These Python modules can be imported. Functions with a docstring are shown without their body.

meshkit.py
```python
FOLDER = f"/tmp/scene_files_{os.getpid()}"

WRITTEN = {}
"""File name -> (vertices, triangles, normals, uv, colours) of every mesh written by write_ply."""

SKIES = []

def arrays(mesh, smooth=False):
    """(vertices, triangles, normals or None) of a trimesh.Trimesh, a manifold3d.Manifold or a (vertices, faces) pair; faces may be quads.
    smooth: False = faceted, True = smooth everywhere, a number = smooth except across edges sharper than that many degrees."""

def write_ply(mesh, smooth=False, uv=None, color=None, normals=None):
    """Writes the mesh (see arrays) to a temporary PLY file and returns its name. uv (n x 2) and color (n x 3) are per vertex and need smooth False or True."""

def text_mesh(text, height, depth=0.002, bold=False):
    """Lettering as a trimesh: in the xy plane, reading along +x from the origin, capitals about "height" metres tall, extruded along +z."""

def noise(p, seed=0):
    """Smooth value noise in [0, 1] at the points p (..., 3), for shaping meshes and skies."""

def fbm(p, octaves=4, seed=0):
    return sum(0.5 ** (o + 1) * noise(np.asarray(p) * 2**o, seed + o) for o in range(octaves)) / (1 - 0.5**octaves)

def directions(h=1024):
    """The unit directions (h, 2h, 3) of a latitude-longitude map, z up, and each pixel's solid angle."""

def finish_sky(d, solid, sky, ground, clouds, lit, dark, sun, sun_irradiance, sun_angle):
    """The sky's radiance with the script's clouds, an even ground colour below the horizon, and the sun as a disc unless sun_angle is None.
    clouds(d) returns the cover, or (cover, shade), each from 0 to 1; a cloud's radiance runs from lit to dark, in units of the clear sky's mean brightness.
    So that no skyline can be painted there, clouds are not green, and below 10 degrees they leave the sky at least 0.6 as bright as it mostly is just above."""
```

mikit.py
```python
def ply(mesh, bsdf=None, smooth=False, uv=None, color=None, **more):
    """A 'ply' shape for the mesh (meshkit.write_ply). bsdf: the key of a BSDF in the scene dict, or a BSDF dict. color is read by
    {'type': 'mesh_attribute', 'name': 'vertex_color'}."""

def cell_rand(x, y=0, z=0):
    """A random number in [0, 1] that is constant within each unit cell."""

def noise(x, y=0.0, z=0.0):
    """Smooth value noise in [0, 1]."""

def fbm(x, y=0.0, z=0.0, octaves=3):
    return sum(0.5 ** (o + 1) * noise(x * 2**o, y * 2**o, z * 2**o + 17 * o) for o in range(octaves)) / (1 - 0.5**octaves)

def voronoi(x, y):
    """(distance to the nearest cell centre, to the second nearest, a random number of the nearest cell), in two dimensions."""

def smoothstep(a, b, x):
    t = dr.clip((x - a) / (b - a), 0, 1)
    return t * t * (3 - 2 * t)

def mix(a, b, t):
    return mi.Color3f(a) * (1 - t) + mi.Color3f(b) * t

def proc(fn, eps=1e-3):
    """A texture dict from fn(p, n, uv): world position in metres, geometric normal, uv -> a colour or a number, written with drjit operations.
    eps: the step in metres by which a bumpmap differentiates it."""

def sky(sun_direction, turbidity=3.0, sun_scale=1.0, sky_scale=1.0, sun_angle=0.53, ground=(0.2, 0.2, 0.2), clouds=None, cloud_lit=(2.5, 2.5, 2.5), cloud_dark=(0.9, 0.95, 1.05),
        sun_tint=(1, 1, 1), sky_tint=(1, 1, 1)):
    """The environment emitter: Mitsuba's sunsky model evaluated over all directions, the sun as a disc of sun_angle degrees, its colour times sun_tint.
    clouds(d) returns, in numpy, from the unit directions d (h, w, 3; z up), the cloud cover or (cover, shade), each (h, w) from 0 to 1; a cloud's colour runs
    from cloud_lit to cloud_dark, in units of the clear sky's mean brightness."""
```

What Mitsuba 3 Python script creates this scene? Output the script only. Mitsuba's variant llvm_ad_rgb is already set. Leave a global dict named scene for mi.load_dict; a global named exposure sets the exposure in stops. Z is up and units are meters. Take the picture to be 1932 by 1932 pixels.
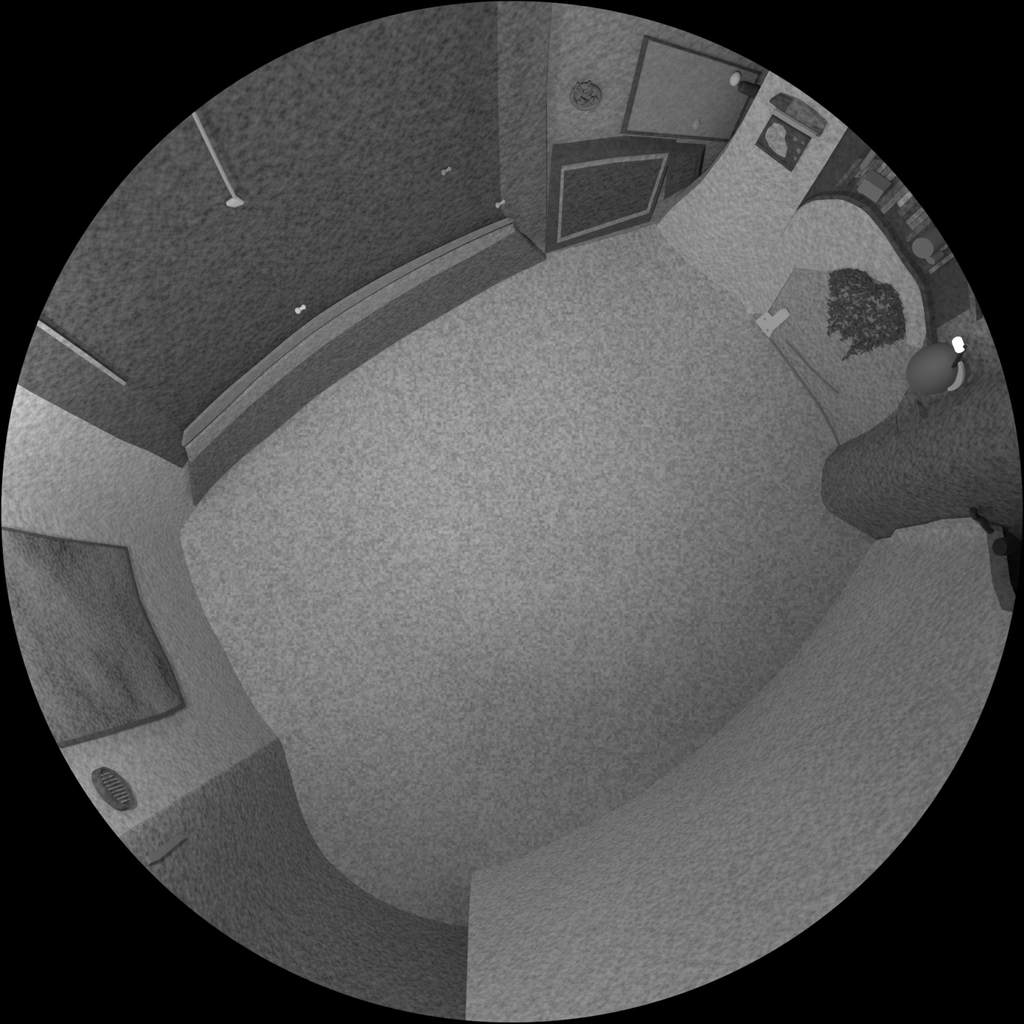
import math, random
import numpy as np, trimesh, mitsuba as mi, drjit as dr, mikit
import manifold3d as m3
from mikit import noise, fbm, mix, smoothstep

rng = random.Random(7)
T = mi.ScalarTransform4f
scene, labels = {}, {}

# ---------------------------------------------------------------- camera, lights, exposure
F = 966.0                       # focal length in pixels of the 1932 frame (90 degrees across)
ZX, ZY = 925.0, 1140.0          # where the vertical above the camera lands in the frame
CAM = 0.10                      # the camera stands low and looks straight up
H = 2.40                        # ceiling height above the camera
scene['camera'] = {'type': 'perspective', 'fov': 90.0, 'fov_axis': 'x', 'near_clip': 0.005,
                   'to_world': T().look_at(origin=[0, 0, CAM], target=[0, 0, CAM + 1], up=[0, -1, 0]),
                   'principal_point_offset_x': (966 - ZX) / 1932, 'principal_point_offset_y': (966 - ZY) / 1932}
exposure = -0.1
def light(key, x, y, z, p):
    scene[key] = {'type': 'point', 'position': [x, y, z], 'intensity': {'type': 'rgb', 'value': [p, p, p]}}
light('room_light', -1.144, -0.330, 1.20, 0.375)         # lamps standing by the left wall, below the frame
light('room_light_001', -0.668, 0.099, 0.70, 1.51)
def added_spot(key, tx, ty, cut, beam, p):                # bodiless spots added near the camera to shape the ceiling light
    scene[key] = {'type': 'spot', 'cutoff_angle': cut, 'beam_width': beam, 'intensity': {'type': 'rgb', 'value': [p, p, p]},
                  'to_world': T().look_at(origin=[0, 0, 0.35], target=[tx, ty, 2.5], up=[0, 1, 0.01])}
added_spot('added_uplight', -0.807, -0.969, 60, 10, 3.1)
added_spot('added_uplight_001', 0.559, -1.466, 45, 5, 5.56)

# ---------------------------------------------------------------- materials
def grain(a, amp, big=0.05):
    def fn(p, n, uv):
        s = 80.0
        g = noise(p.x * s, p.y * s, p.z * s) * 0.55 + noise(p.x * s * 2.1 + 9, p.y * s * 2.1, p.z * s * 2.1) * 0.45
        b = noise(p.x * 3.1 + 4, p.y * 3.1, p.z * 3.1)
        v = a * (1 + amp * 2.2 * (g - 0.5) + big * 2 * (b - 0.5))
        return mi.Color3f(v, v, v)
    return mikit.proc(fn)
def mat(key, a, amp=None, rough=None, metal=0.0):
    tex = {'type': 'rgb', 'value': [a, a, a]} if amp is None else grain(a, amp)
    if rough is None:
        b = {'type': 'diffuse', 'reflectance': tex}
    else:
        b = {'type': 'principled', 'base_color': tex, 'roughness': rough, 'metallic': metal}
    scene[key] = {'type': 'twosided', 'bsdf': b}
    return key
M_CEIL = mat('plaster_ceiling', 0.57, 0.42)
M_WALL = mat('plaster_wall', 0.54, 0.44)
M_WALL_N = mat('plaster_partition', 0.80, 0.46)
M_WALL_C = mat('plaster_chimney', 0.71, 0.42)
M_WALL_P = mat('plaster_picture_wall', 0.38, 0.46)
M_GREY = mat('grey_wall', 0.51, 0.50)
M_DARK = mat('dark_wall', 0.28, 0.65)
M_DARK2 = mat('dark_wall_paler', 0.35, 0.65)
M_CURT = mat('curtain_cloth', 0.125, 0.65)
M_CURT2 = mat('curtain_cloth_pale', 0.21, 0.6)
M_CURT3 = mat('curtain_cloth_side', 0.14, 0.6)
M_MOULD = mat('pale_moulding', 0.40, 0.4)
M_FRAME = mat('dark_frame', 0.125, 0.4)
M_WHITE = mat('white_paint', 0.85)
M_PALE = mat('pale_paint', 0.55)
M_MID = mat('mid_paint', 0.34)
M_BLACK = mat('black_plastic', 0.05, None, 0.5)
M_SHADE_LEAF = mat('shade_leaf', 0.26)
TONES = [mat('tone_%d' % i, a * 1.12, 0.6) for i, a in enumerate((0.12, 0.19, 0.27, 0.36, 0.48))]
def canvas_fn(p, n, uv):
    b = fbm(p.x * 5 + 3, p.y * 5, p.z * 9, octaves=4)
    g = noise(p.x * 140, p.y * 140, p.z * 140)
    v = 0.08 + 0.34 * b + 0.22 * (g - 0.5)
    return mi.Color3f(v, v, v)
scene['canvas_paint'] = {'type': 'twosided', 'bsdf': {'type': 'diffuse', 'reflectance': mikit.proc(canvas_fn)}}
scene['gloss_shade'] = {'type': 'twosided', 'bsdf': {'type': 'principled', 'base_color': {'type': 'rgb', 'value': [.26, .26, .26]}, 'roughness': .75, 'specular': .3}}

# ---------------------------------------------------------------- geometry helpers
class Outline:
    """A bowed upright wall: its line along the ceiling, given in the frame's pixels at ceiling height."""
    def __init__(self, pts, smooth=True):
        p = np.array(pts, float) - (ZX, ZY)
        if smooth and len(p) > 2:
            from scipy.interpolate import CubicSpline, PchipInterpolator
            t = np.r_[0, np.cumsum(np.linalg.norm(np.diff(p, axis=0), axis=1))]
            p = PchipInterpolator(t, p)(np.linspace(0, t[-1], 160))
        else:
            q = [p[0]]
            for a, b in zip(p[:-1], p[1:]):
                q += [a + (b - a) * k / 40 for k in range(1, 41)]
            p = np.array(q)
        a = np.unwrap(np.arctan2(p[:, 1], p[:, 0]))
        if a[-1] < a[0]:
            a, p = a[::-1], p[::-1]
        self.a, self.r, self.mid = a, np.linalg.norm(p, axis=1), (a[0] + a[-1]) / 2
        self.plan = p * H / F
    def R(self, px, py):
        a = np.arctan2(py - ZY, px - ZX)
        a = self.mid + (a - self.mid + math.pi) % (2 * math.pi) - math.pi
        return np.interp(a, self.a, self.r)
    def point(self, px, py, off):
        """The point of the wall's face, off metres in front of it, that shows at the pixel."""
        px, py = np.asarray(px, float), np.asarray(py, float)
        r = np.hypot(px - ZX, py - ZY)
        z = np.minimum(H * (self.R(px, py) - off * F / H) / r, H)
        return np.stack([(px - ZX) * z / F, (py - ZY) * z / F, z + CAM], -1)

_c = [(966 + 963.5 * math.cos(t), 965.5 + 963.5 * math.sin(t)) for t in np.linspace(0, 2 * math.pi, 400, endpoint=False)]
_z = 3.2
BOUND = m3.Manifold.hull_points(np.array([(0, 0, CAM)] + [((x - ZX) * _z / F, (y - ZY) * _z / F, CAM + _z) for x, y in _c]))   # the part of the room that is built

def slab(outline, poly, off=0.0, thick=0.03, step=22, holes=(), relief=None, clip=True):
    """A plate of the given thickness on a wall: its outline traced in pixels, its face off metres in front of the wall."""
    def orient(q):
        q = np.array(q, float)
        s = np.sum(q[:, 0] * np.roll(q[:, 1], -1) - q[:, 1] * np.roll(q[:, 0], -1))
        return q if s > 0 else q[::-1]
    cs = m3.CrossSection([orient(poly)] + [orient(h)[::-1] for h in holes])
    m = m3.Manifold.extrude(cs, 10.0).refine_to_length(step)
    def warp(v):
        v = np.asarray(v)
        q = outline.point(v[:, 0], v[:, 1], off + (relief(v[:, 0], v[:, 1]) * (1 - v[:, 2] / 10.0) if relief else 0.0))
        d = q[:, :2] / np.linalg.norm(q[:, :2], axis=1, keepdims=True)
        q[:, :2] += d * (v[:, 2:3] / 10.0) * thick
        return q
    m = m.warp_batch(warp)
    if m.volume() < 0:
        mm = m.to_mesh()
        m = m3.Manifold(m3.Mesh(mm.vert_properties[:, :3], mm.tri_verts[:, ::-1]))
    return (m ^ BOUND) if clip else m

def tube(points, r, n=8):
    p = np.asarray(points, float)
    parts = []
    for a, b in zip(p[:-1], p[1:]):
        parts.append(m3.Manifold.batch_hull([m3.Manifold.sphere(r, n).translate(list(a)), m3.Manifold.sphere(r, n).translate(list(b))]))
    return m3.Manifold.batch_boolean(parts, m3.OpType.Add) ^ BOUND
def ball(c, r, n=20):
    return m3.Manifold.sphere(r, n).translate([float(x) for x in c])

def add(key, mesh, bsdf, parent=None, smooth=30, **more):
    k0 = key if parent is None else parent + '__' + key
    k, i = k0, 0
    while k in scene or k in labels:
        i += 1; k = '%s_%03d' % (k0, i)
    if hasattr(mesh, 'num_tri') and mesh.num_tri() == 0: print('EMPTY', k); return k
    scene[k] = mikit.ply(mesh, bsdf, smooth=smooth, **more)
    return k
def thing(key, label, cat, group=None):
    k, i = key, 0
    while k in scene or k in labels:
        i += 1; k = '%s_%03d' % (key, i)
    labels[k] = {'label': label, 'category': cat}
    if group: labels[k]['group'] = group
    return k
def struct(key, mesh, bsdf, label, smooth=30):
    k = add(key, mesh, bsdf, None, smooth)
    labels[k] = {'label': label, 'kind': 'structure'}
    return k
def one(key, mesh, bsdf, label, cat, group=None, smooth=30, **more):
    k = add(key, mesh, bsdf, None, smooth, **more)
    labels[k] = {'label': label, 'category': cat}
    if group: labels[k]['group'] = group
    return k
def part_label(k, label):
    labels[k] = {'label': label}
def lerp_line(pts, n):
    p = np.array(pts, float); t = np.r_[0, np.cumsum(np.linalg.norm(np.diff(p, axis=0), axis=1))]
    u = np.linspace(0, t[-1], n)
    return np.stack([np.interp(u, t, p[:, 0]), np.interp(u, t, p[:, 1])], 1)
def smooth_line(pts, n=60):
    from scipy.interpolate import PchipInterpolator
    p = np.array(pts, float); t = np.r_[0, np.cumsum(np.linalg.norm(np.diff(p, axis=0), axis=1))]
    return PchipInterpolator(t, p)(np.linspace(0, t[-1], n))
def out_to(p, k):
    return (ZX + (p[0] - ZX) * k, ZY + (p[1] - ZY) * k)
def strip(outer, inner):
    return [tuple(q) for q in outer] + [tuple(q) for q in inner[::-1]]
def frame_bars(poly, widths):
    """Four mitred bars inside a four-cornered outline, with the bar widths in pixels."""
    p = np.array(poly, float)
    n = len(p); lines = []
    c = p.mean(0)
    for i in range(n):
        a, b = p[i], p[(i + 1) % n]
        d = (b - a) / np.linalg.norm(b - a); nn = np.array([-d[1], d[0]])
        if np.dot(nn, c - a) < 0: nn = -nn
        lines.append((a + nn * widths[i], d))
    inner = []
    for i in range(n):
        (a, d), (b, e) = lines[i - 1], lines[i]
        t = np.linalg.solve(np.stack([d, -e], 1), b - a)
        inner.append(a + d * t[0])
    return [[p[i], p[(i + 1) % n], inner[(i + 1) % n], inner[i]] for i in range(n)], inner

# ---------------------------------------------------------------- the room
back = Outline([(300, 1060), (339, 1003), (396, 925), (450, 872), (520, 815), (600, 748), (680, 692), (760, 640), (850, 588), (950, 531), (1045, 486), (1120, 450)])
left = Outline([(350, 940), (339, 1003), (346, 1040), (375, 1132), (428, 1236), (478, 1330), (526, 1392), (560, 1430)])
pict = Outline([(940, 505), (1032, 479), (1130, 455), (1232, 424), (1330, 392), (1420, 360)], smooth=False)
brst = Outline([(1180, 412), (1238, 436), (1300, 500), (1400, 562), (1470, 640)])
right = Outline([(1340, 470), (1404, 560), (1448, 630), (1500, 700), (1560, 790), (1586, 850), (1592, 930)])
far = Outline([(1440, 640), (1496, 704), (1555, 792), (1580, 839), (1556, 872), (1549, 925), (1556, 955), (1580, 975), (1640, 1010), (1720, 1060), (1750, 1125), (1750, 1160)])
dark = Outline([(470, 1357), (526, 1392), (545, 1450), (568, 1530), (605, 1605), (680, 1675), (780, 1725), (900, 1750), (1010, 1752)])
near_top = [(890, 1650), (897, 1644), (945, 1632), (1000, 1609), (1100, 1561), (1200, 1504), (1300, 1430), (1400, 1340), (1500, 1236), (1580, 1130), (1650, 1021)]
near = Outline([(760, 1680), (885, 1652)] + near_top[2:] + [(1600, 1000), (1560, 982), (1520, 950)])

cp = np.array([(250, 1000), (330, 850), (600, 640), (950, 430), (1300, 330), (1450, 400), (1560, 560), (1660, 800), (1700, 1060), (1620, 1160), (1450, 1400), (1200, 1600),
               (1000, 1780), (850, 1800), (600, 1720), (480, 1500), (380, 1330), (290, 1150)], float)
cp = (cp - (ZX, ZY)) * H / F
cs = m3.CrossSection([cp if np.sum(cp[:, 0] * np.roll(cp[:, 1], -1) - cp[:, 1] * np.roll(cp[:, 0], -1)) > 0 else cp[::-1]])
struct('ceiling', m3.Manifold.extrude(cs, 0.08).translate([0, 0, CAM + H]), M_CEIL, 'plain pale plaster ceiling filling the middle of the picture', smooth=False)
struct('floor', m3.Manifold.cube([5.2, 5.2, 0.05], True).translate([0, 0, -0.025]), M_GREY, 'plain grey floor', smooth=False)

def ceil_line(o, a0, a1, n=60):
    """Pixels of a wall's ceiling line between two pixel azimuths."""
    s = slice(None)
    P = np.stack([ZX + o.r * np.cos(o.a), ZY + o.r * np.sin(o.a)], 1)
    def ang(q):
        a = math.atan2(q[1] - ZY, q[0] - ZX)
        return o.mid + (a - o.mid + math.pi) % (2 * math.pi) - math.pi
    u = np.linspace(ang(a0), ang(a1), n); r = np.interp(u, o.a, o.r)
    return np.stack([ZX + r * np.cos(u), ZY + r * np.sin(u)], 1)
def wall(key, o, a0, a1, bsdf, label, k0=2.2, e0=None, e1=None, thick=0.06):
    """An upright wall from the ceiling down, between two azimuths (or between two given end edges)."""
    top = ceil_line(o, a0, a1)
    e0 = e0 or [out_to(top[0], k0)]
    e1 = e1 or [out_to(top[-1], k0)]
    lo = [out_to(q, k0) for q in top[5:-5]]
    return struct(key, slab(o, [tuple(q) for q in top] + list(e1) + lo[::-1] + list(e0)[::-1], 0, thick, 30), bsdf, label)
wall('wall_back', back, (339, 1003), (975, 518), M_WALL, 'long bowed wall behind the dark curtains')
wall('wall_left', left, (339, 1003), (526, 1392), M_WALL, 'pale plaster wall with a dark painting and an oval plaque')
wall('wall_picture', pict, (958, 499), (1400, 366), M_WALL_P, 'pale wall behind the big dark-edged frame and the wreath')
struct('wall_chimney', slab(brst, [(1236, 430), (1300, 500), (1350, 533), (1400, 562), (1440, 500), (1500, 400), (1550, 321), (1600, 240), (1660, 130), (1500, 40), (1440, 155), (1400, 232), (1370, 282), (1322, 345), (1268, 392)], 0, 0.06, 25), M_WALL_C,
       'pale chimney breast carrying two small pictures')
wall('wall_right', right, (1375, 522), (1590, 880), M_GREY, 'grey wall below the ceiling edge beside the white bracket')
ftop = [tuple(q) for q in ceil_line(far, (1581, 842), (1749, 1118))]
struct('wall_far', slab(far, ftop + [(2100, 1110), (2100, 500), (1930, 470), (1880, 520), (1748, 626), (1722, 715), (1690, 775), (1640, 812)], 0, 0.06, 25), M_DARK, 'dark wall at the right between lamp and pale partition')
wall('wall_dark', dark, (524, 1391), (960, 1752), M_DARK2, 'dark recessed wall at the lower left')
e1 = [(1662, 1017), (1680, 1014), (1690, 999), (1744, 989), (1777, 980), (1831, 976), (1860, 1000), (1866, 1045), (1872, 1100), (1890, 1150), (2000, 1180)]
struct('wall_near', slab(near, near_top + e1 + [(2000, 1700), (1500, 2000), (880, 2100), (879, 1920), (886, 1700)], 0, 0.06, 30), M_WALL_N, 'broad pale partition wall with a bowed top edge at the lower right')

# ---------------------------------------------------------------- curtains and pelmet on the back wall
main_in = smooth_line([(362, 872), (430, 804), (500, 741), (560, 691), (600, 660), (700, 592), (800, 531), (900, 478), (972, 436)])
main_out = smooth_line([(354, 846), (430, 776), (500, 709), (560, 660), (600, 629), (700, 564), (800, 507), (900, 457), (968, 427)])
thin_in = np.array([out_to(q, 1.012) for q in main_out]) 
thin_out = smooth_line([(352, 816), (430, 741), (500, 682), (560, 632), (600, 602), (700, 540), (800, 487), (900, 440), (958, 416)])
pel = thing('pelmet', 'long grey curtain pelmet with two pale rails above the dark curtains', 'pelmet')
cl = ceil_line(back, (372, 955), (1030, 492))
k = add('fascia', slab(back, strip(main_in, np.array([q + (q - (ZX, ZY)) * 0.004 for q in cl])), 0.034, 0.014), M_CURT2, pel); part_label(k, 'dark grey fascia board under the ceiling')
k = add('rail', slab(back, strip(main_in, main_out), 0.046, 0.012), M_MOULD, pel); part_label(k, 'broad pale rail')
k = add('rail', slab(back, strip(thin_in, thin_out), 0.042, 0.012), mat('rail_grey', 0.33, 0.25), pel); part_label(k, 'thin pale rail')
add('backing', slab(back, strip(main_in, thin_out), 0.030, 0.012), M_FRAME, pel)

def folds(n, amp):
    def f(px, py):
        a = np.arctan2(py - ZY, px - ZX)
        return amp * (np.sin(a * n) + 0.5 * np.sin(a * n * 0.43 + 1))
    return f
top = lambda a, b: [tuple(q) for q in thin_out if a <= q[0] <= b]
seam = [(560, 632), (530, 560), (488, 472), (446, 380), (372, 228), (340, 160)]
c1 = one('curtain', slab(back, top(352, 559) + seam + [(100, 330), (-40, 560), (-10, 560), (80, 612), (160, 672), (235, 725), (300, 770)], 0.012, 0.012, 14, relief=folds(90, .0015)), M_CURT,
         'dark curtain left of the pale cord, with a thin pale edge on its outer side', 'curtain')
c2 = one('curtain', slab(back, [(560, 632)] + top(561, 960) + [(946, 400), (940, 200), (938, -40), (500, -40), (340, 160), (372, 228), (446, 380), (488, 472), (530, 560)], 0.012, 0.012, 14, relief=folds(80, .0015)), M_CURT,
         'widest dark curtain, right of the pale cord and under the pelmet', 'curtain')
c3 = one('curtain', slab(back, [(352, 818), (300, 770), (235, 725), (160, 672), (80, 612), (-20, 550), (-60, 690), (34, 724), (67, 744), (155, 791), (233, 832), (285, 853), (344, 884), (360, 860)], 0.010, 0.012, 14, relief=folds(120, .001)), M_CURT3,
         'narrow grey curtain strip between the pale left wall and the dark curtain', 'curtain')
c4 = one('curtain', slab(back, [(960, 416), (946, 400), (940, 200), (938, -40), (1042, -40), (1041, 8), (1034, 110), (1030, 194), (1031, 300), (1030, 420), (1028, 462), (985, 440)], 0.016, 0.012, 14, relief=folds(110, .003)), M_CURT2,
         'narrow grey hanging strip between the widest curtain and the picture wall', 'curtain')
k = add('edge_band', slab(back, [(60, 596), (82, 610), (160, 665), (238, 722), (234, 728), (156, 674), (76, 618), (52, 604)], 0.03, 0.012), M_MOULD, c1); part_label(k, 'thin pale edge band')
cord = thing('pull_cord', 'thin pale cord hanging between the two dark curtains with a small tassel', 'cord')
pts = back.point(*np.array([(366, 214), (385, 254), (405, 296), (425, 337), (447, 380)]).T, 0.05)
add('cord', tube(pts, 0.0055), mat('cord_pale', 0.45), cord)
add('tassel', m3.Manifold.batch_hull([ball(back.point(x, y, 0.05), 0.006, 10) for x, y in ((446, 374), (431, 384), (456, 381), (442, 386))]), M_PALE, cord)
for (x, y, r, b, lab) in ((568, 582, .014, M_WHITE, 'curtain hook under the pelmet between the dark curtains, white for its glint'),
                          (945, 383, .012, M_PALE, 'pale curtain hook at the right end of the pelmet'),
                          (843, 321, .011, M_MID, 'faint grey curtain hook on the widest dark curtain')):
    hk = thing('curtain_hook', lab, 'hook')  # pale tones put the glints of the hooks into their colour
    a, c = back.point(x - 6, y + 4, .03), back.point(x + 5, y - 3, .03)
    add('eye', ball(a, r * .75, 14), b, hk); add('shank', tube([a, c], r * .45), b, hk)
    add('stud', ball(c, r * .6, 12), b, hk)

# ---------------------------------------------------------------- left wall: painting and plaque
edge = [(250, 1085), (263, 1135), (291, 1197), (320, 1255)]
pc = [(-8, 993), (100, 1015), (170, 1025), (238, 1034)] + edge + [(348, 1332), (313, 1348), (185, 1386), (116, 1405), (60, 1416), (-60, 1300)]
pt = thing('painting', 'large dark mottled painting with a thin dark frame on the pale left wall', 'painting')
add('canvas', slab(left, pc, 0.022, 0.012), 'canvas_paint', pt)
def rib(line, w):
    L = lerp_line(line, 14); d = np.gradient(L, axis=0); nn = np.stack([-d[:, 1], d[:, 0]], 1) / np.linalg.norm(d, axis=1, keepdims=True)
    return strip(L + nn * w / 2, L - nn * w / 2)
for ln, w in (([(0, 995), (100, 1015), (170, 1025), (238, 1034)], 5), ([(238, 1032)] + edge + [(349, 1334)], 5), ([(349, 1330), (313, 1348), (185, 1386), (110, 1406)], 9)):
    add('frame', slab(left, rib(ln, w), 0.026, 0.006), M_FRAME, pt)
pq = thing('plaque', 'dark oval leaf-patterned plaque on the pale wall below the painting', 'plaque')
def ell(cx, cy, a, b, ang, n=40):
    t = np.linspace(0, 2 * math.pi, n, endpoint=False); c, s = math.cos(ang), math.sin(ang)
    return [(cx + a * math.cos(u) * c - b * math.sin(u) * s, cy + a * math.cos(u) * s + b * math.sin(u) * c) for u in t]
A = math.radians(50)
add('plate', slab(left, ell(219, 1485, 47, 20, A), 0.015, 0.015, 8), TONES[0], pq)
add('rim', slab(left, ell(219, 1485, 47, 20, A), 0.024, 0.02, 8, holes=[ell(219, 1485, 42, 15.5, A)]), TONES[0], pq)
for j in range(-4, 5):
    u = j * 8.0
    hw = 14 * math.sqrt(max(0.05, 1 - (u / 43) ** 2))
    cx, cy = 219 + u * math.cos(A), 1485 + u * math.sin(A)
    dx, dy = -math.sin(A + .35) * hw, math.cos(A + .35) * hw
    add('vein', slab(left, rib([(cx - dx, cy - dy), (cx + dx, cy + dy)], 2.6), 0.02, 0.012, 6), TONES[2], pq)

# ---------------------------------------------------------------- dark wall: pale handle
hd = thing('door_handle', 'pale slanting pull handle on the dark wall at the lower left', 'handle')
add('grip', slab(dark, [(279, 1614), (338, 1573), (351, 1579), (300, 1622), (285, 1628)], 0.016, 0.01, 8), mat('handle_grey', 0.38), hd)
for q in ((294, 1612), (336, 1582)):
    add('mount', slab(dark, ell(q[0], q[1], 5, 5, 0, 12), 0.010, 0.012, 6), M_DARK, hd)

# ---------------------------------------------------------------- picture wall
def rib_px(line, w):
    w = np.interp(np.linspace(0, 1, len(line)), np.linspace(0, 1, len(w)), w)[:, None]
    d = np.gradient(line, axis=0); nn = np.stack([-d[:, 1], d[:, 0]], 1) / np.linalg.norm(d, axis=1, keepdims=True)
    return strip(line + nn * w / 2, line - nn * w / 2)
def framed(o, poly, widths, off, mf, mp, parent, depth=0.03, panel_off=None):
    bars, inner = frame_bars(poly, widths)
    for b in bars: add('frame', slab(o, b, off, depth, 16), mf, parent)
    return add('panel', slab(o, inner, panel_off if panel_off is not None else off - 0.012, 0.012, 20), mp, parent), inner
cb = thing('wall_cupboard', 'dark flat wall cupboard under the ceiling with a thin pale line around its door', 'cupboard')
cq = [(1040, 299), (1172, 281), (1268, 286), (1226, 418), (1028, 478)]
ti = [(1059, 317), (1160, 301), (1261, 292), (1224, 402), (1051, 459)]
def inset(p, w):
    import shapely
    g = shapely.Polygon(p).buffer(-w, join_style='mitre'); return list(g.exterior.coords)[:-1]
add('body', slab(pict, cq, 0.05, 0.05, 20), M_FRAME, cb)
k = add('trim', slab(pict, ti, 0.058, 0.012, 14, holes=[inset(ti, 6)]), M_MOULD, cb); part_label(k, 'thin pale line around the door')
add('door', slab(pict, inset(ti, 6), 0.054, 0.008, 20), M_CURT, cb)
sb = thing('wall_box', 'small dark box fixed high on the wall right of the dark cupboard', 'box')
add('case', slab(pict, [(1264, 287), (1324, 290), (1316, 340), (1252, 378)], 0.04, 0.04, 14), M_FRAME, sb)
add('lid', slab(pict, [(1272, 295), (1316, 297), (1309, 334), (1263, 360)], 0.046, 0.01, 12), M_CURT, sb)
bp = thing('large_picture', 'large grey picture with a thin dark frame hung beside the chimney breast', 'picture')
bq = [(1170, 252), (1214, 70), (1330, 106), (1436, 140), (1378, 269)]
bars, inner = frame_bars(bq, (11, 2.5, 2.5, 5, 4))
for i, b in enumerate(bars): add('frame', slab(pict, b, 0.022, 0.005, 16), M_FRAME if i == 0 else M_CURT3, bp)
add('panel', slab(pict, inner, 0.015, 0.012, 24), mat('panel_grey', 0.40, 0.25), bp)
wl = thing('reflection_spot', 'small white ball for a bright reflection at the corner of the large grey picture', 'lamp')  # ball stands for a reflection, dark lump for shadow; no lamp here
p0 = pict.point(1387, 149, 0.06)
add('glint', ball(p0, 0.017, 18), M_WHITE, wl)
add('body', m3.Manifold.batch_hull([ball(pict.point(x, y, .045), .014, 12) for x, y in ((1400, 164), (1425, 172), (1434, 180))]), M_FRAME, wl)
add('glint_link', tube([p0, pict.point(1400, 164, .045)], .006), M_FRAME, wl)
gk = thing('reflection_oval', 'small pale oval for a faint reflection on the lower part of the large grey picture', 'reflection')  # pale disc copies a faint reflection
add('disc', slab(pict, ell(1313, 236, 9, 6, math.radians(-65), 20), 0.024, 0.01, 6), M_PALE, gk)
add('stud', ball(pict.point(1313, 236, .026), .006, 12), M_PALE, gk)
wr = thing('wreath', 'small round mottled twig wreath on the pale wall left of the large grey picture', 'wreath')
ring = [pict.point(1105 + 26 * math.cos(t), 183 + 20 * math.sin(t), .02) for t in np.linspace(0, 2 * math.pi, 25)]
add('hoop', tube(ring, .008), mat('twig_a', 0.27), wr)
tw = []
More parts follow.
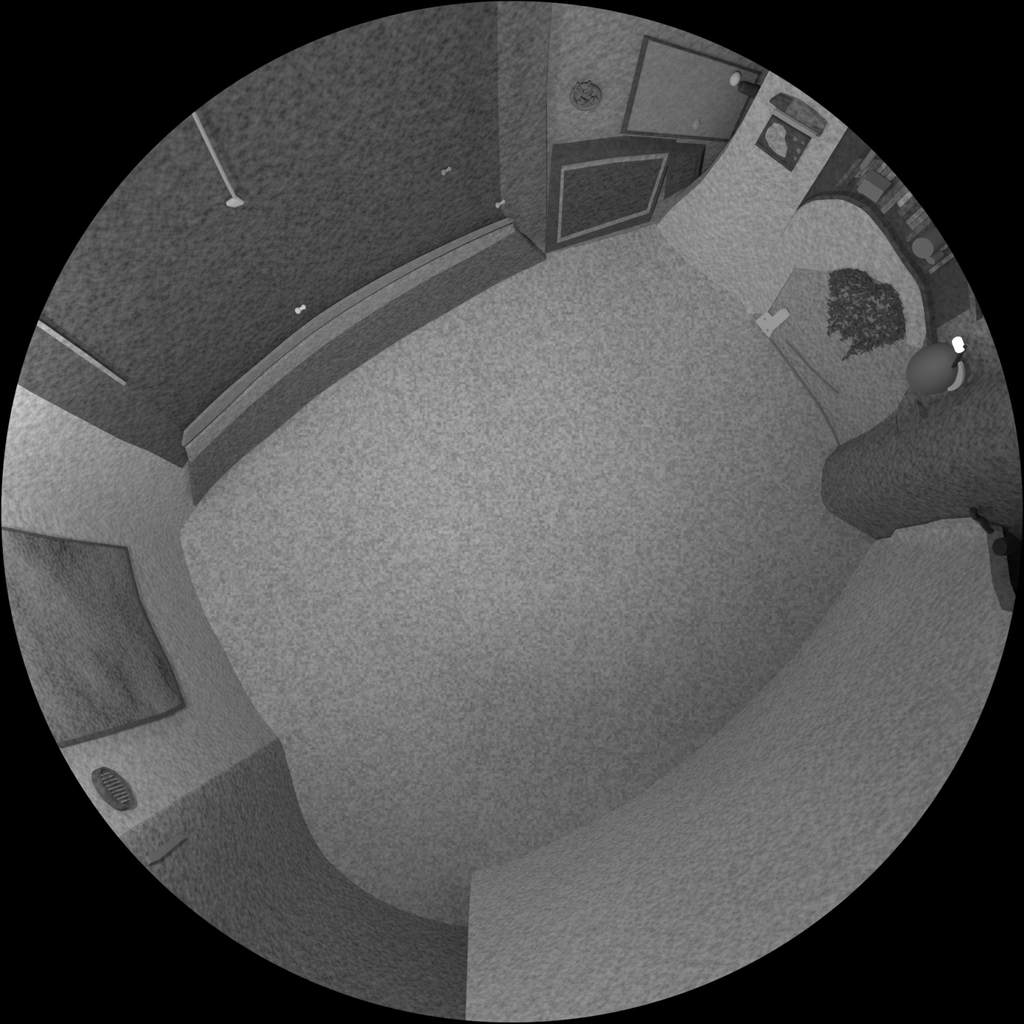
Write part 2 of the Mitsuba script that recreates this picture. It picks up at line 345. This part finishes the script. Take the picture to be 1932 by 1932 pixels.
for j in range(46):
    t = rng.uniform(0, 2 * math.pi); rr = rng.uniform(.35, 1.15)
    a = np.array([1105 + 26 * rr * math.cos(t), 183 + 20 * rr * math.sin(t)]); u = rng.uniform(0, 6.28)
    b = a + 6 * np.array([math.cos(u), math.sin(u)])
    tw.append(tube([pict.point(*a, .022), pict.point(*b, .03)], .004, 6))
k = add('twigs', m3.Manifold.batch_boolean(tw, m3.OpType.Add), mat('twig_b', 0.24), wr); labels[k] = {'kind': 'stuff', 'label': 'short dark twigs'}

# ---------------------------------------------------------------- chimney breast pictures
fp = thing('portrait', 'small dark square picture with a pale oval face shape on the chimney breast', 'picture')
q = [(1424, 273), (1493, 325), (1529, 263), (1455, 219)]
bars, inner = frame_bars(q, (6, 4, 3, 4))
for b in bars: add('frame', slab(brst, b, 0.018, 0.006, 12), M_FRAME, fp)
add('print', slab(brst, inner, 0.014, 0.012, 14), TONES[0], fp)
k = add('face', slab(brst, [(1448, 244), (1461, 232), (1476, 237), (1484, 250), (1480, 262), (1486, 281), (1481, 297), (1466, 291), (1451, 275), (1443, 258)], 0.016, 0.006, 8), TONES[4], fp); part_label(k, 'pale oval face shape')
for x, y, a in ((1500, 262, 5), (1507, 286, 6), (1501, 300, 5), (1515, 270, 4)):
    add('pale_speck', slab(brst, ell(x, y, a, a * .6, 1.0, 12), 0.0155, 0.004, 5), TONES[2], fp)  # pale specks in the dark side of the print
fp2 = thing('picture', 'small dark wide picture below the portrait on the chimney breast', 'picture')
q2 = [(1451, 192), (1470, 180), (1505, 194), (1534, 214), (1557, 236), (1546, 259), (1530, 254), (1490, 224)]
add('board', slab(brst, q2, 0.014, 0.012, 12), TONES[2], fp2)
add('dark_end', slab(brst, [(1451, 192), (1470, 180), (1494, 190), (1480, 213), (1465, 203)], 0.02, 0.008, 10), TONES[0], fp2)  # darker tone at the left end of the picture
add('dark_corner', slab(brst, [(1546, 259), (1530, 254), (1524, 247), (1534, 240), (1551, 246)], 0.019, 0.006, 10), TONES[1], fp2)  # darker tone at the right corner of the picture
lg = one('picture_ledge', slab(brst, [(1456, 214), (1462, 207), (1500, 231), (1540, 255), (1534, 261), (1496, 239)], 0.03, 0.008, 10), M_PALE, 'thin pale ledge between the two small dark pictures', 'ledge')

# ---------------------------------------------------------------- right wall: bookcase, books, leaf shadow, bracket, cables, lamp
arc = smooth_line([(1499, 402), (1515, 388), (1540, 378), (1578, 376), (1622, 392), (1660, 432), (1700, 492), (1736, 550), (1746, 610), (1750, 660)], 50)
bc = thing('bookcase', 'dark bookcase filled with books beside the chimney breast', 'bookcase')
add('back_board', slab(right, [tuple(q) for q in arc] + [(1750, 630), (1900, 540), (1800, 300), (1620, 180), (1600, 240), (1550, 321)], 0.02, 0.03, 20), M_FRAME, bc)
arc2 = np.array([out_to(q, 1.010) for q in arc])
add('top_board', slab(right, strip(arc, arc2), 0.04, 0.02, 14), TONES[0], bc)
arc3 = np.array([out_to(q, 1.10) for q in arc[20:]]); arc4 = np.array([out_to(q, 1.112) for q in arc[20:]])
add('shelf', slab(right, strip(arc3, arc4), 0.04, 0.02, 14), TONES[1], bc)
pos = 7.0; bi = 0
tone_names = ['black', 'dark grey', 'grey', 'light grey', 'pale']
def along(line, t):
    n = len(line) - 1; t = min(max(t, 0), n - 1e-6); i = int(t); return line[i] * (1 - (t - i)) + line[i + 1] * (t - i)
seq = [1, 0, 2, 1, 3, 2, 3, 0, 1, 2, 4, 1, 0, 3, 2, 1, 0, 2, 1, 3, 0, 2]
places = {}
while pos < 36 and bi < len(seq):
    w = rng.uniform(1.0, 1.6); h = rng.uniform(1.022, 1.055)
    a, b = along(arc, pos), along(arc, pos + w - .12)
    ton = seq[bi]
    rowpos = 'book %s' % tone_names[ton]
    poly = [out_to(a, h), out_to(b, h), out_to(b, 1.10), out_to(a, 1.10)]
    places.setdefault(ton, []).append((bi, poly)); pos += w; bi += 1
ordw = ['first', 'second', 'third', 'fourth', 'fifth', 'sixth', 'seventh', 'eighth']
for ton, L in places.items():
    for j, (i0, poly) in enumerate(L):
        m = slab(right, poly, 0.06, 0.036, 12)
        if m.num_tri() > 0:
            one('book', m, TONES[ton], '%s %s book spine from the chimney breast on the bookcase shelf' % (ordw[j], tone_names[ton]), 'book', 'books in the bookcase')
orn = thing('ornament', 'round pale ornament on the bookcase shelf near the lamp', 'ornament')
add('bowl', slab(right, ell(1741, 468, 21, 19, 0.6, 24), 0.12, 0.05, 8), M_MID, orn)
add('foot', slab(right, ell(1756, 492, 9, 6, 0.6, 16), 0.105, 0.035, 6), M_MID, orn)
cxx = [(1642 + u * 22 * math.cos(.6) - v * 13 * math.sin(.6), 360 + u * 22 * math.sin(.6) + v * 13 * math.cos(.6)) for u, v in ((1, 1), (1, -1), (-1, -1), (-1, 1))]
one('box', slab(right, cxx, 0.105, 0.036, 8), M_MID, 'pale leaning box in front of the book row in the bookcase', 'box')
one('paper_roll', tube([right.point(1631, 312, .09), right.point(1651, 284, .09)], .012, 14), M_MID, 'pale slanting roll standing in the upper corner of the bookcase', 'paper roll')

lit_band = struct('trim_1', slab(right, [tuple(q) for q in arc] + [(1712, 650), (1706, 600), (1696, 560), (1668, 535), (1640, 520), (1600, 505), (1560, 512), (1500, 505), (1478, 540), (1446, 592), (1412, 592), (1395, 560), (1440, 480)], 0.012, 0.012, 16), M_WALL_C,
              'upper band of wall above the bookcase, coloured paler for lamp light on it')  # paler plaster tone stands in for a lit patch of this wall
pl = thing('leaf_shadow', 'dark soft-edged leaf cluster standing in for a shadow on the wall above the bookcase', 'shadow')  # leaf shapes built in place of a cast shadow, sparser where it fades
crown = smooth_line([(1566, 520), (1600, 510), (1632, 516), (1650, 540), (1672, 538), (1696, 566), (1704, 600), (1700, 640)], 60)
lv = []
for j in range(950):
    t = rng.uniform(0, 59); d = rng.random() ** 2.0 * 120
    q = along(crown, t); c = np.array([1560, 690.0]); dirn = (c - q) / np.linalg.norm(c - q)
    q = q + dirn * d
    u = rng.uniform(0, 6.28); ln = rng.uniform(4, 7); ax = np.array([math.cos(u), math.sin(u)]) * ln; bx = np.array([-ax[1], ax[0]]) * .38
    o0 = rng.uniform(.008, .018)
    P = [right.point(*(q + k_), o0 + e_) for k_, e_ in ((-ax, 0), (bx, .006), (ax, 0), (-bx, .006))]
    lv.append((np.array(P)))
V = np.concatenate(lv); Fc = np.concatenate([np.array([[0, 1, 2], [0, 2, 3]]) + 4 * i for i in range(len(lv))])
k = add('shadow_leaves', trimesh.Trimesh(V, Fc, process=False), M_SHADE_LEAF, pl, smooth=False); labels[k] = {'kind': 'stuff', 'label': 'small dark leaf shapes thinned out like a fading shadow'}
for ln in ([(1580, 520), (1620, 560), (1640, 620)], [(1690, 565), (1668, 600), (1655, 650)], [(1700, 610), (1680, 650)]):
    add('shadow_stem', tube(right.point(*np.array(ln).T, .006), .003, 6), M_SHADE_LEAF, pl)

br = thing('bracket', 'white angled metal bracket with screw holes at the ceiling edge', 'bracket')
bpoly = [(1425, 606), (1442, 592), (1446, 593), (1454, 601), (1471, 585), (1479, 585), (1487, 598), (1458, 624), (1451, 637), (1445, 631)]
holes = [ell(1442.5, 602.5, 2.2, 2.2, 0, 10), ell(1448, 623, 2.2, 2.2, 0, 10)]
add('plate', slab(right, bpoly, 0.028, 0.012, 8, holes=holes), mat('bracket_white', 0.96), br)
for h_ in ((1442.5, 602.5), (1448, 623)):
    add('screw', slab(right, ell(h_[0], h_[1], 2.0, 2.0, 0, 10), 0.024, 0.008, 4), M_MID, br)
M_CABLE = mat('cable_grey', 0.31)
for ln, lb in (([(1452, 640), (1478, 674), (1500, 704), (1530, 745), (1560, 792), (1584, 845)], 'thin grey cable running along the ceiling edge from the white bracket'),
               ([(1484, 646), (1503, 665), (1525, 691), (1545, 710), (1580, 742)], 'second shorter grey cable on the wall just outside the ceiling edge cable')):
    cbk = thing('cable', lb, 'cable')
    P = right.point(*smooth_line(ln, 24).T, .004)
    add('wire', tube(P, .0045, 6), M_CABLE, cbk)
    add('clip', ball(P[12], .007, 10), M_CABLE, cbk)

lp = thing('lamp', 'rounded grey lamp with a glowing white bulb at the far right', 'lamp')
a, b = far.point(1805, 643, .10), far.point(1812, 658, .10)
a, b = right.point(1805.5, 643, .12), right.point(1811.5, 658, .12)
scene['bulb_glow'] = {'type': 'diffuse', 'reflectance': {'type': 'rgb', 'value': [.9, .9, .9]}}
k = add('bulb', m3.Manifold.batch_hull([ball(a, .0115, 20), ball(b, .0115, 20)]), 'bulb_glow', lp, emitter={'type': 'area', 'radiance': {'type': 'rgb', 'value': [9, 9, 9]}}); part_label(k, 'glowing white capsule bulb')
sc = right.point(1764, 696, .05)
add('shade', m3.Manifold.sphere(1.0, 48).scale([.085, .085, .07]).translate([float(x) for x in sc]) ^ BOUND, 'gloss_shade', lp, smooth=40)
spill_line = smooth_line([(1809, 684), (1812, 700), (1809, 718), (1800, 730), (1788, 735)], 14)  # white crescent shaped like the light spilled beside the bulb
k = add('rim', slab(right, rib_px(spill_line, [4, 7, 10, 12, 12, 10, 6]), 0.13, 0.008, 6), M_WHITE, lp); part_label(k, 'white crescent added for light spilled from the bulb')
add('holder', tube([a * .5 + b * .5 + np.array([.01, .01, -.01]), right.point(1800, 690, .06)], .007), M_BLACK, lp)

# ---------------------------------------------------------------- on the partition
dk = thing('dark_ornament', 'dark curled object at the upper right end of the pale partition', 'ornament')
add('curl', tube(near.point(*smooth_line([(1836, 962), (1840, 975), (1852, 980), (1862, 996), (1868, 1002)], 12).T, .03), .011), M_BLACK, dk)
add('knob', slab(near, ell(1886, 1032, 14, 17, 0, 20), 0.04, 0.04, 8), M_BLACK, dk)
